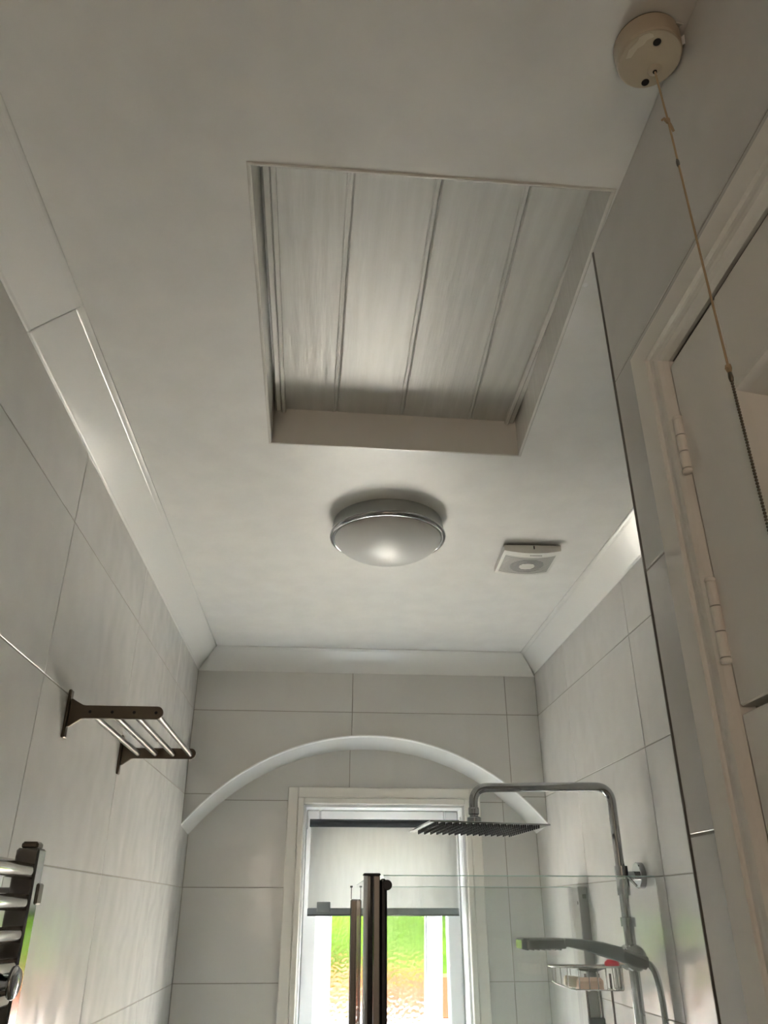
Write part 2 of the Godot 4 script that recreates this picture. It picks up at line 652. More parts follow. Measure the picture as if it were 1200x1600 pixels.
	box(st, Vector3(0, 2.45, 2.0), Vector3(2.2, 0.12, 1.96))
	structure(put("ceiling_landing", st, M.ceiling, self), "ceiling of the landing behind the viewer")
	st = start()
	box(st, Vector3(-1.05, 1.2, 1.99), Vector3(0.1, 2.4, 1.94))
	box(st, Vector3(1.05, 1.2, 1.99), Vector3(0.1, 2.4, 1.94))
	box(st, Vector3(0, 1.2, 2.98), Vector3(2.2, 2.4, 0.1))
	box(st, Vector3(-0.87, 1.2, ZE + 0.06), Vector3(0.36, 2.4, 0.12))
	structure(put("wall_landing", st, M.back_wall, self), "walls of the landing behind the viewer")

# coving: an outline of [away from the wall, below the ceiling]
func cove(proj: float, drop: float) -> Array:
	var out := [Vector2(0, drop), Vector2(0.005, drop), Vector2(0.007, drop - 0.008), Vector2(0.011, drop - 0.010)]
	var a0 := Vector2(0.011, drop - 0.010)
	var a1 := Vector2(proj - 0.010, 0.009)
	for k in range(1, 10):
		var t := float(k) / 10
		var bow := Vector2(0.30 * proj, 0.20 * drop).lerp(Vector2.ZERO, 0)
		var ctrl := Vector2(a0.x + (a1.x - a0.x) * 0.04, a1.y + (a0.y - a1.y) * 0.04)
		out.append(a0.lerp(ctrl, t).lerp(ctrl.lerp(a1, t), t))
	out.append_array([a1, Vector2(proj - 0.008, 0.005), Vector2(proj, 0.004), Vector2(proj, 0)])
	return out

func coving() -> void:
	var pl := cove(0.0795, 0.062)
	var pb := cove(0.118, 0.066)
	var pr := cove(0.0795, 0.0545)
	var sides := [[], [], [], []]
	var left_near := []
	var left_cut := []
	var left_cut2 := []
	var left_far := []
	var back_l := []
	var back_r := []
	var right_far := []
	var right_near := []
	for k in pl.size():
		var l: Vector2 = pl[k]
		var b: Vector2 = pb[k]
		var r: Vector2 = pr[k]
		left_near.append(Vector3(XL + l.x, H - l.y, ZE))
		left_cut.append(Vector3(XL + l.x, H - l.y, -1.0295))
		left_cut2.append(Vector3(XL + l.x, H - l.y - 0.0008, -1.0305))
		left_far.append(Vector3(XL + l.x, H - l.y, ZB + b.x))
		back_l.append(Vector3(XL + l.x, H - b.y, ZB + b.x))
		back_r.append(Vector3(XR - r.x, H - b.y, ZB + b.x))
		right_far.append(Vector3(XR - r.x, H - r.y, ZB + b.x))
		right_near.append(Vector3(XR - r.x, H - r.y, ZN))
	var runs := [[left_far, left_cut2, "white coving along the left wall, far length"], [left_cut, left_near, "white coving along the left wall, near length"], [back_r, back_l, "white coving above the arched wall"], [right_near, right_far, "white coving along the right wall above the shower"]]
	var n := 1
	for run in runs:
		var st := start()
		loft(st, run[0], run[1], 6)
		var a: Array = run[0]
		var b: Array = run[1]
		st.set_smooth_group(-1)
		quad(st, a[-1], b[-1], b[0], a[0])
		var o := put("trim_%d" % n, st, M.coving, self)
		structure(o, run[2])
		n += 1

func frame_bars(st: SurfaceTool, x0: float, y0: float, x1: float, y1: float, w: float, z: float, d: float, e: float, bottom := true) -> void:
	box(st, Vector3(x0 + w / 2, (y0 + y1) / 2, z), Vector3(w, y1 - y0, d), e)
	box(st, Vector3(x1 - w / 2, (y0 + y1) / 2, z), Vector3(w, y1 - y0, d), e)
	box(st, Vector3((x0 + x1) / 2, y1 - w / 2, z), Vector3(x1 - x0 - 2 * w, w, d), e)
	if bottom:
		box(st, Vector3((x0 + x1) / 2, y0 + w / 2, z), Vector3(x1 - x0 - 2 * w, w, d), e)

# a glass pane whose room side is dimpled all over
func hammered(w: float, h: float, d: float) -> SurfaceTool:
	var f := FastNoiseLite.new()
	f.seed = 31
	f.frequency = 62.0
	f.fractal_octaves = 1
	f.noise_type = FastNoiseLite.TYPE_SIMPLEX_SMOOTH
	var nx := int(w / 0.0026)
	var ny := int(h / 0.0026)
	var g := []
	for j in ny + 1:
		var row := []
		for i in nx + 1:
			var x := lerpf(-w / 2, w / 2, float(i) / nx)
			var y := lerpf(-h / 2, h / 2, float(j) / ny)
			row.append(Vector3(x, y, d / 2 + 0.00042 * f.get_noise_2d(x, y)))
		g.append(row)
	var st := start()
	st.set_smooth_group(11)
	for j in ny:
		for i in nx:
			quad(st, g[j][i], g[j][i + 1], g[j + 1][i + 1], g[j + 1][i])
	st.set_smooth_group(-1)
	var q := Vector3(0, 0, -d / 2)
	var c := [Vector3(-w / 2, -h / 2, 0) + q, Vector3(w / 2, -h / 2, 0) + q, Vector3(w / 2, h / 2, 0) + q, Vector3(-w / 2, h / 2, 0) + q]
	quad(st, c[3], c[2], c[1], c[0])
	for i in nx:
		var b0 := Vector3(g[0][i].x, -h / 2, -d / 2)
		var b1 := Vector3(g[0][i + 1].x, -h / 2, -d / 2)
		quad(st, b0, b1, g[0][i + 1], g[0][i])
		quad(st, g[ny][i], g[ny][i + 1], Vector3(b1.x, h / 2, -d / 2), Vector3(b0.x, h / 2, -d / 2))
	for j in ny:
		var y0: float = g[j][0].y
		var y1: float = g[j + 1][0].y
		quad(st, Vector3(-w / 2, y0, -d / 2), g[j][0], g[j + 1][0], Vector3(-w / 2, y1, -d / 2))
		quad(st, g[j][nx], Vector3(w / 2, y0, -d / 2), Vector3(w / 2, y1, -d / 2), g[j + 1][nx])
	return st

func window() -> void:
	var x0 := -0.075
	var x1 := 0.545
	var y0 := 0.30
	var y1 := 1.86
	var root := Node3D.new()
	root.name = "window_1"
	add_child(root)
	structure(root, "white window with obscured glass behind a roller blind")
	# stepped surround
	for s in [[0.0, 0.022, 0.030, "surround_inner"], [0.022, 0.062, 0.022, "surround_outer"]]:
		var st := start()
		var w: float = s[1] - s[0]
		var d: float = s[2]
		var a: float = s[1]
		box(st, Vector3(x0 - s[0] - w / 2, (y0 + y1 + a) / 2, ZW + d / 2), Vector3(w, y1 + a - y0, d), 0.003)
		box(st, Vector3(x1 + s[0] + w / 2, (y0 + y1 + a) / 2, ZW + d / 2), Vector3(w, y1 + a - y0, d), 0.003)
		box(st, Vector3((x0 + x1) / 2, y1 + s[0] + w / 2, ZW + d / 2), Vector3(x1 - x0 + 2 * s[0], w, d), 0.003)
		put(s[3], st, M.paint, root)
	# reveal lining
	var st2 := start()
	box(st2, Vector3(x0 + 0.004, (y0 + y1) / 2, ZW - 0.095), Vector3(0.008, y1 - y0, 0.19))
	box(st2, Vector3(x1 - 0.004, (y0 + y1) / 2, ZW - 0.095), Vector3(0.008, y1 - y0, 0.19))
	box(st2, Vector3((x0 + x1) / 2, y1 - 0.004, ZW - 0.095), Vector3(x1 - x0, 0.008, 0.19))
	put("reveal", st2, M.pvc, root)
	st2 = start()
	box(st2, Vector3((x0 + x1) / 2, y0 - 0.008, ZW - 0.06), Vector3(x1 - x0, 0.02, 0.26), 0.004)
	put("sill", st2, M.pvc, root)
	# fixed frame
	st2 = start()
	frame_bars(st2, x0 + 0.008, y0, x1 - 0.008, y1 - 0.008, 0.055, ZW - 0.135, 0.06, 0.005)
	put("window_frame", st2, M.pvc, root)
	st2 = start()
	box(st2, Vector3((x0 + x1) / 2, 0.955, ZW - 0.135), Vector3(x1 - x0 - 0.13, 0.06, 0.06), 0.005)
	put("transom", st2, M.pvc, root)
	# side-hung casement below the transom, swung wide open outside
	var low := Node3D.new()
	low.name = "open_casement"
	root.add_child(low)
	low.position = Vector3(x0 + 0.062, 0, ZW - 0.17)
	low.rotation_degrees = Vector3(0, 95.0, 0)
	st2 = start()
	frame_bars(st2, 0.0, 0.37, 0.475, 0.92, 0.055, 0.0, 0.05, 0.006)
	put("casement_frame", st2, M.pvc, low)
	var lm := BoxMesh.new()
	lm.size = Vector3(0.37, 0.45, 0.006)
	var lp := put_mesh("casement_pane", lm, M.obscure, low)
	lp.position = Vector3(0.2375, 0.645, 0)
	# top-hung sash, open at the bottom
	var sash := Node3D.new()
	sash.name = "sash"
	root.add_child(sash)
	sash.position = Vector3(0, 1.80, ZW - 0.15)
	sash.rotation_degrees = Vector3(11.0, 0, 0)
	var sx0 := -0.022
	var sx1 := 0.474
	var sh := 0.83
	st2 = start()
	frame_bars(st2, sx0, -sh, sx1, 0.0, 0.062, 0.0, 0.05, 0.006)
	put("sash_frame", st2, M.pvc, sash)
	st2 = start()
	frame_bars(st2, sx0 + 0.06, -sh + 0.06, sx1 - 0.06, -0.06, 0.008, 0.012, 0.02, 0.003)
	put("glazing_bead", st2, M.pvc, sash)
	var pane := put("pane", hammered(sx1 - sx0 - 0.12, sh - 0.12, 0.006), M.obscure, sash)
	pane.position = Vector3((sx0 + sx1) / 2, -sh / 2, 0)
	pane.set_meta("label", "obscured glass pane with a hammered texture")

	# roller blind
	var bl := thing("roller_blind", "pale roller blind pulled half down over the window", "blind")
	var bz := ZW - 0.045
	st2 = start()
	tube(st2, [Vector3(x0 + 0.024, 1.798, bz), Vector3(x1 - 0.014, 1.798, bz)], 0.0145, 20)
	put("roller_tube", st2, M.blind_tube, bl)
	for x in [x0 + 0.015, x1 - 0.012]:
		st2 = start()
		box(st2, Vector3(x, 1.80, bz), Vector3(0.006, 0.045, 0.03), 0.002)
		put("bracket", st2, M.pvc, bl)
	st2 = start()
	box(st2, Vector3(0.2365, (1.795 + 1.49) / 2, bz - 0.0125), Vector3(0.565, 1.795 - 1.49, 0.0006))
	put("fabric", st2, M.fabric, bl)
	st2 = start()
	box(st2, Vector3(0.2365, 1.4915, bz - 0.0125), Vector3(0.568, 0.026, 0.006), 0.0025)
	put("bottom_bar", st2, M.blind_bar, bl)
	st2 = start()
	box(st2, Vector3(0.2365, 1.4805, bz - 0.0085), Vector3(0.568, 0.005, 0.004), 0.0015)
	put("bar_lip", st2, M.blind_tube, bl)
	st2 = start()
	box(st2, Vector3(0.012, 1.508, bz - 0.007), Vector3(0.05, 0.034, 0.004), 0.0015)
	put("pull_tab", st2, M.blind_bar, bl)

func hatch() -> void:
	var ht := thing("loft_hatch", "white boarded loft hatch recessed in the ceiling", "hatch")
	var c := hatch_corners()
	var py := 2.480     # underside of the boards
	# linings: far, right, near, left
	var th := 0.018
	for k in 4:
		var a: Vector2 = c[k]
		var b: Vector2 = c[(k + 1) % 4]
		var d := (b - a).normalized()
		var inward := Vector2(-d.y, d.x)
		var mid: Vector2 = (c[0] + c[1] + c[2] + c[3]) / 4.0
		if (mid - a).dot(inward) < 0:
			inward = -inward
		var st := start()
		st.set_smooth_group(-1)
		# a board standing in the opening: face set 1 mm in, lower edge rounded and hanging a little below the ceiling
		var face := 0.006
		var prof := [Vector2(-0.0, 0.004), Vector2(0.0, -0.001), Vector2(0.0015, -0.002), Vector2(face - 0.002, -0.002), Vector2(face, -0.0005), Vector2(face, py - H + 0.05)]
		var ra := []
		var rb := []
		for p in prof:
			var pa: Vector2 = a + inward * p.x + d * p.x
			var pb2: Vector2 = b + inward * p.x - d * p.x
			ra.append(Vector3(pa.x, H + p.y, pa.y))
			rb.append(Vector3(pb2.x, H + p.y, pb2.y))
		loft(st, ra, rb)
		put("lining", st, M.gloss, ht)
	# boards, tapered a little as the opening is
	var far := [-0.131, 0.001, 0.147, 0.302, 0.398]
	var near := [-0.122, 0.014, 0.147, 0.283, 0.402]
	var zf := -1.452
	var zn := -0.70
	var at := func(k: int, z: float) -> float:
		var t := (z + 1.445) / (-0.81 + 1.445)
		return lerpf(far[k], near[k], t)
	for k in 4:
		var l0: float = at.call(k, zf)
		var r0: float = at.call(k + 1, zf)
		var l1: float = at.call(k, zn)
		var r1: float = at.call(k + 1, zn)
		var poly := PackedVector2Array([Vector2(l0 + 0.0003, -zf), Vector2(l1 + 0.0003, -zn), Vector2(r1 - 0.0003, -zn), Vector2(r0 - 0.0003, -zf)])
		var st := start()
		# u = x, v = -z, and u x v = -y: the chamfered face looks down
		var loc := PackedVector2Array()
		for p in poly:
			loc.append(Vector2(p.x, -p.y))
		prism_down(st, loc, py, 0.018, 0.0026)
		put("board", st, M.board[k % 3], ht)
		# the bead worked along the board's edge
		if k < 3:
			st = start()
			tube(st, [Vector3(r0 - 0.0085, py + 0.0005, zf), Vector3(r1 - 0.0085, py + 0.0005, zn)], 0.0020, 8)
			put("edge_bead", st, M.board[k % 3], ht.get_child(ht.get_child_count() - 1))
	# stop beads along the left and right linings
	for s in [[[-0.128, -1.443], [-0.117, -0.72], -1.0], [[0.394, -1.447], [0.3985, -0.72], 1.0]]:
		for wdt in [[0.0, 0.012, 0.006], [0.012, 0.021, 0.011]]:
			var st := start()
			var p0 := Vector3(s[0][0], 0, s[0][1])
			var p1 := Vector3(s[1][0], 0, s[1][1])
			var sg: float = s[2]
			var w0: float = wdt[0] * sg
			var w1: float = wdt[1] * sg
			var dp: float = wdt[2]
			var prof := [[w0, 0.0], [w0, -dp + 0.003], [w0 + 0.002 * sg, -dp], [w1 - 0.002 * sg, -dp], [w1, -dp + 0.003], [w1, 0.0]]
			var ra := []
			var rb := []
			for p in prof:
				# keep within the opening: the beads' outer edge meets the lining
				ra.append(p0 + Vector3(-p[0] + sg * 0.004, py + p[1], 0))
				rb.append(p1 + Vector3(-p[0] + sg * 0.004, py + p[1], 0))
			loft(st, ra, rb, -1)
			put("stop_bead", st, M.gloss, ht)
	# lid over the boards
	var st3 := start()
	box(st3, Vector3(0.13, py + 0.026, -1.09), Vector3(0.60, 0.012, 0.82))
	put("lid", st3, M.gloss, ht)
	# a lump of thick old paint at the corner of the cupboard wall
	st3 = start()
	lathe(st3, Vector3(0.3915, H + 0.0005, -0.925), Vector3.DOWN, [[0.006, 0.0], [0.005, 0.0008], [0.003, 0.0012], [0.0, 0.0014]], 16)
	put("paint_lump", st3, M.plaster, ht)

func prism_down(st: SurfaceTool, poly: PackedVector2Array, y: float, thick: float, e: float) -> void:   # poly holds (x, z); the chamfered face looks down
	var flipped := PackedVector2Array()
	for p in poly:
		flipped.append(Vector2(p.x, -p.y * -1.0))
	# u = x, v = z gives u x v = -y
	prism(st, flipped, Vector3(0, y, 0), Vector3.RIGHT, Vector3.BACK, -thick, 0.0, e)

func cupboard() -> void:
	# surround of the cupboard doors, on the wall x = XN (faces -x). u = +z, v = up
	var zo := -0.7645
	var zi := -0.693
	var yo := 2.1165
	var yi := 2.060
	var zr := -0.05
	var cb := thing("built_in_cupboard", "white painted built-in cupboard with two hinged doors, right of the pull switch", "cupboard")
	var ar := Node3D.new()
	ar.name = "surround"
	cb.add_child(ar)
	# profile across: [from outer edge inwards, proud of the wall]
	var prof := [Vector2(0.0, 0.0), Vector2(0.0, 0.013), Vector2(0.002, 0.015), Vector2(0.0400, 0.015), Vector2(0.0420, 0.0135), Vector2(0.0435, 0.0115), Vector2(0.0480, 0.0112), Vector2(0.0560, 0.0125), Vector2(0.0620, 0.0120), Vector2(0.0665, 0.0085), Vector2(0.0695, 0.005), Vector2(0.0715, 0.003), Vector2(0.0715, -0.012)]
	var a := []
	var b := []
	var c := []
	var d := []
	var k := (yo - yi) / 0.0715
	for p in prof:
		a.append(Vector3(XN - p.y, 0.0, zo + p.x))
		b.append(Vector3(XN - p.y, yo - p.x * k, zo + p.x))
		c.append(Vector3(XN - p.y, yo - p.x * k, zr - p.x))
		d.append(Vector3(XN - p.y, 0.0, zr - p.x))
	for run in [[a, b, "jamb"], [b, c, "head"], [c, d, "jamb"]]:
		var st := start()
		loft(st, run[0], run[1], -1)
		put(run[2], st, M.paint, ar)
	# two doors, one above the other
	var specs := [["upper", 1.6655, 2.051, "white panelled upper cupboard door with painted-over hinges"], ["lower", 0.10, 1.6585, "white panelled lower cupboard door under the thin dark gap"]]
	for s in specs:
		var dr := Node3D.new()
		dr.name = "door"
		cb.add_child(dr, true)
		dr.set_meta("label", s[3])
		var z0 := -0.6905
		var z1 := -0.148
		var y0: float = s[1]
		var y1: float = s[2]
		var face := XN - 0.004
		# stiles and rails
		var w := 0.112
		var st := start()
		box(st, Vector3(face + 0.011, (y0 + y1) / 2, z0 + w / 2), Vector3(0.022, y1 - y0, w), 0.0015)
		put("stile", st, M.paint, dr)
		st = start()
		box(st, Vector3(face + 0.011, (y0 + y1) / 2, z1 - w / 2), Vector3(0.022, y1 - y0, w), 0.0015)
		put("stile", st, M.paint, dr)
		st = start()
		box(st, Vector3(face + 0.011, y1 - w / 2, (z0 + z1) / 2), Vector3(0.022, w, z1 - z0 - 2 * w), 0.0)
		put("rail", st, M.paint, dr)
		st = start()
		box(st, Vector3(face + 0.011, y0 + w / 2, (z0 + z1) / 2), Vector3(0.022, w, z1 - z0 - 2 * w), 0.0)
		put("rail", st, M.paint, dr)
		# moulding round the sunk panel, and the panel
		var mp := [Vector2(0.0, 0.0), Vector2(0.0, 0.004), Vector2(0.006, 0.006), Vector2(0.014, 0.001), Vector2(0.024, -0.007), Vector2(0.027, -0.010)]
		var rings := []
		for p in mp:
			rings.append([Vector3(face - p.y, y0 + w + p.x, z0 + w + p.x), Vector3(face - p.y, y1 - w - p.x, z0 + w + p.x), Vector3(face - p.y, y1 - w - p.x, z1 - w - p.x), Vector3(face - p.y, y0 + w + p.x, z1 - w - p.x)])
		st = start()
		st.set_smooth_group(-1)
		for j in rings.size() - 1:
			for q in 4:
				quad(st, rings[j][q], rings[j][(q + 1) % 4], rings[j + 1][(q + 1) % 4], rings[j + 1][q])
		put("panel_moulding", st, M.paint, dr)
		st = start()
		box(st, Vector3(face + 0.0155, (y0 + y1) / 2, (z0 + z1) / 2), Vector3(0.011, y1 - y0 - 2 * w, z1 - z0 - 2 * w))
		put("panel", st, M.paint, dr)
		var spots := [[1.917, 1.979], [1.711, 1.788]] if s[0] == "upper" else [[1.40, 1.48], [0.30, 0.38]]
		for hy in spots:
			var hn := Node3D.new()
			hn.name = "hinge"
			cb.add_child(hn, true)
			var hgt: float = hy[1] - hy[0]
			for seg in 3:
				st = start()
				var l0: float = hy[0] + hgt * seg / 3.0 + 0.0006
				tube(st, [Vector3(face - 0.003, l0, -0.6925), Vector3(face - 0.003, l0 + hgt / 3.0 - 0.0012, -0.6925)], 0.0052, 12)
				put("knuckle", st, M.paint, hn)
			st = start()
			lathe(st, Vector3(face - 0.003, hy[0], -0.6925), Vector3.DOWN, [[0.0046, 0.0], [0.0062, 0.002], [0.0055, 0.005], [0.0, 0.006]], 12)
			put("hinge_tip", st, M.paint, hn)
			st = start()
			lathe(st, Vector3(face - 0.003, hy[1], -0.6925), Vector3.UP, [[0.0046, 0.0], [0.0060, 0.002], [0.005, 0.004], [0.0, 0.005]], 12)
			put("hinge_tip", st, M.paint, hn)
			st = start()
			box(st, Vector3(face - 0.0006, (hy[0] + hy[1]) / 2, -0.7005), Vector3(0.002, hgt, 0.012), 0.0006)
			put("leaf", st, M.paint, hn)

func garden() -> void:
	var st := start()
	box(st, Vector3(0, -0.25, -8.5), Vector3(16, 0.1, 10.0))
	var g := put("patio_ground", st, M.patio, self)
	structure(g, "pale paved ground of the garden outside")
	st = start()
	box(st, Vector3(0, 0.26, -7.1), Vector3(9.0, 1.00, 0.22), 0.02)
	var w := thing("garden_wall", "low garden wall outside, pale below and orange brick above", "wall")
	put("rendered_base", st, M.render_wall, w)
	st = start()
	box(st, Vector3(0, 0.90, -7.1), Vector3(9.0, 0.28, 0.22), 0.01)
	put("brick_courses", st, M.brick, w)
	# hedge behind it: a lumpy clipped body
	var f := FastNoiseLite.new()
	f.seed = 77
	f.frequency = 1.6
	f.fractal_octaves = 4
	st = start()
	st.set_smooth_group(7)
	var nx := 90
	var nv := 40
	var grid := []
	for j in nv + 1:
		var row := []
		for i in nx + 1:
			var x := lerpf(-4.5, 4.5, float(i) / nx)
			var t := float(j) / nv
			# front face, top and back of the hedge in one outline
			var p: Vector3
			var nrm: Vector3
			if t < 0.5:
				p = Vector3(x, lerpf(-0.2, 3.7, t / 0.5), -7.24)
				nrm = Vector3(0, 0.2, 1).normalized()
			elif t < 0.7:
				p = Vector3(x, 3.85, lerpf(-7.5, -8.3, (t - 0.5) / 0.2))
				nrm = Vector3.UP
			else:
				p = Vector3(x, lerpf(3.7, -0.2, (t - 0.7) / 0.3), -8.35)
				nrm = Vector3(0, 0.2, -1).normalized()
			row.append(p + nrm * (0.16 * f.get_noise_3dv(p * 1.2) + 0.06 * f.get_noise_3dv(p * 6.0)))
		grid.append(row)
	for j in nv:
		for i in nx:
			quad(st, grid[j][i], grid[j][i + 1], grid[j + 1][i + 1], grid[j + 1][i])
	var hd := put("hedge", st, M.leaf, self)
	tag(hd, "bright green hedge behind the garden wall, blurred by the window glass", "hedge")

func landing_lamp() -> void:
	var t := thing("floor_lamp", "round paper floor lamp on the landing behind the viewer", "floor lamp", Vector3(-0.36, 0, 1.9))
	var st := start()
	lathe(st, Vector3.ZERO, Vector3.UP, [[0.0, 0.0], [0.13, 0.0], [0.13, 0.015], [0.02, 0.025], [0.012, 0.03], [0.012, 1.48], [0.0, 1.48]], 32, false)
	put("stand", st, M.black, t)
	st = start()
	var prof := []
	for k in 25:
		var a := PI * k / 24
		prof.append([0.22 * sin(a), -0.22 * cos(a)])
	lathe(st, Vector3(0, 1.69, 0), Vector3.UP, prof, 40)
	put("paper_lamp_shade", st, M.lamp, t)
	var l := OmniLight3D.new()
	l.name = "lamp_light"
	l.light_color = Color(1.0, 0.95, 0.89)
	l.light_energy = 0.10
	l.light_size = 0.2
	l.omni_range = 12.0
	l.omni_attenuation = 2.0
	l.shadow_enabled = true
	t.add_child(l)
	l.position = Vector3(0, 1.69, 0)

func enclosure() -> void:
	var e := thing("shower_enclosure", "glass shower enclosure with a chrome corner post", "shower screen")
	var top := 1.572
	var zf := -2.07
	var zb := -2.69
	var xp := 0.128
	# panes: front, side, back
	for s in [[Vector3((0.15 + XR - 0.004) / 2, (0.14 + top) / 2, zf), Vector3(XR - 0.004 - 0.15, top - 0.14, 0.006), "front_pane"], [Vector3(0.112, (0.14 + top - 0.006) / 2, (zf + zb) / 2), Vector3(0.006, top - 0.146, zf - zb - 0.06), "side_pane"], [Vector3((0.12 + 0.79) / 2, (0.14 + 1.562) / 2, zb), Vector3(0.79 - 0.12, 1.562 - 0.14, 0.006), "back_pane"]]:
		var bm := BoxMesh.new()
		bm.size = s[1]
		var pane := put_mesh(s[2], bm, M.glass, e)
		pane.position = s[0]
		var st := start()
		var c: Vector3 = s[0]
		var z: Vector3 = s[1]
		box(st, Vector3(0, z.y / 2 + 0.001, 0), Vector3(z.x, 0.002, z.z), 0.0005)
		put("polished_edge", st, M.glass_edge, pane)
	# corner post: a rounded chrome length, a flat length and the dark seal
	var st1 := start()
	var half := PackedVector2Array()
	for k in 13:
		var a := PI / 2 + PI * k / 12
		half.append(Vector2(0.112 + cos(a) * 0.0105, -zf - 0.0 - sin(a) * 0.015))
	half.append(Vector2(0.124, -zf - 0.015))
	half.append(Vector2(0.124, -zf + 0.015))
	# u = x, v = -z, up = u x v = +y
	prism(st1, half, Vector3.ZERO, Vector3.RIGHT, Vector3.FORWARD, 0.14, 1.573)
	put("post", st1, M.chrome, e)
	st1 = start()
	box(st1, Vector3(0.1325, (0.14 + 1.572) / 2, zf + 0.004), Vector3(0.0155, 1.572 - 0.14, 0.03), 0.002)
	put("post_cover", st1, M.satin, e)
	st1 = start()
	box(st1, Vector3(0.1485, (0.14 + 1.566) / 2, zf), Vector3(0.018, 1.566 - 0.14, 0.026), 0.006)
	put("seal", st1, M.black, e)
	st1 = start()
	box(st1, Vector3(0.121, 1.5745, zf + 0.001), Vector3(0.042, 0.006, 0.036), 0.0025)
	put("end_cap", st1, M.black, e)
	st1 = start()
	lathe(st1, Vector3(0.158, 1.552, zf + 0.006), Vector3.BACK, [[0.0, -0.008], [0.010, -0.008], [0.0115, -0.006], [0.0115, 0.006], [0.010, 0.008], [0.0, 0.008]], 24, false)
	put("pivot_knob", st1, M.black, e)
	# rear upright of the side pane and its seal
	st1 = start()
	box(st1, Vector3(0.103, (0.14 + 1.528) / 2, zb), Vector3(0.022, 1.528 - 0.14, 0.02), 0.004)
	put("rear_upright", st1, M.dark_chrome, e)
	st1 = start()
	box(st1, Vector3(0.1255, (0.14 + 1.528) / 2, zb + 0.006), Vector3(0.0055, 1.528 - 0.14, 0.012), 0.001)
	put("rear_seal", st1, M.black, e)
	st1 = start()
	box(st1, Vector3(0.0945, 1.546, zb), Vector3(0.0022, 0.036, 0.010), 0.0005)
	box(st1, Vector3(0.0945, 1.563, zb), Vector3(0.008, 0.005, 0.010), 0.001)
	put("clip", st1, M.black, e)
	# wall channel of the back pane
	st1 = start()
	box(st1, Vector3((0.793 + XR) / 2, (0.14 + 1.563) / 2, -2.69), Vector3(XR - 0.793 - 0.001, 1.563 - 0.14, 0.112), 0.002)
	put("wall_channel", st1, M.channel, e)
	st1 = start()
	lathe(st1, Vector3(0.7945, 1.518, -2.645), Vector3.LEFT, [[0.0, -0.001], [0.005, -0.001], [0.005, 0.0022], [0.0, 0.003]], 16, false)
	put("screw_cap", st1, M.black, e)
	st1 = start()
	box(st1, Vector3(0.812, 1.536, -2.633), Vector3(0.012, 0.012, 0.004), 0.001)
	put("clip_block", st1, M.duct, e)
	# tray the enclosure stands on
	st1 = start()
	box(st1, Vector3((0.085 + XR) / 2 - 0.002, 0.07, (zf + zb) / 2), Vector3(XR - 0.09, 0.138, zf - zb + 0.08), 0.012)
	put("tray", st1, M.pvc, e)

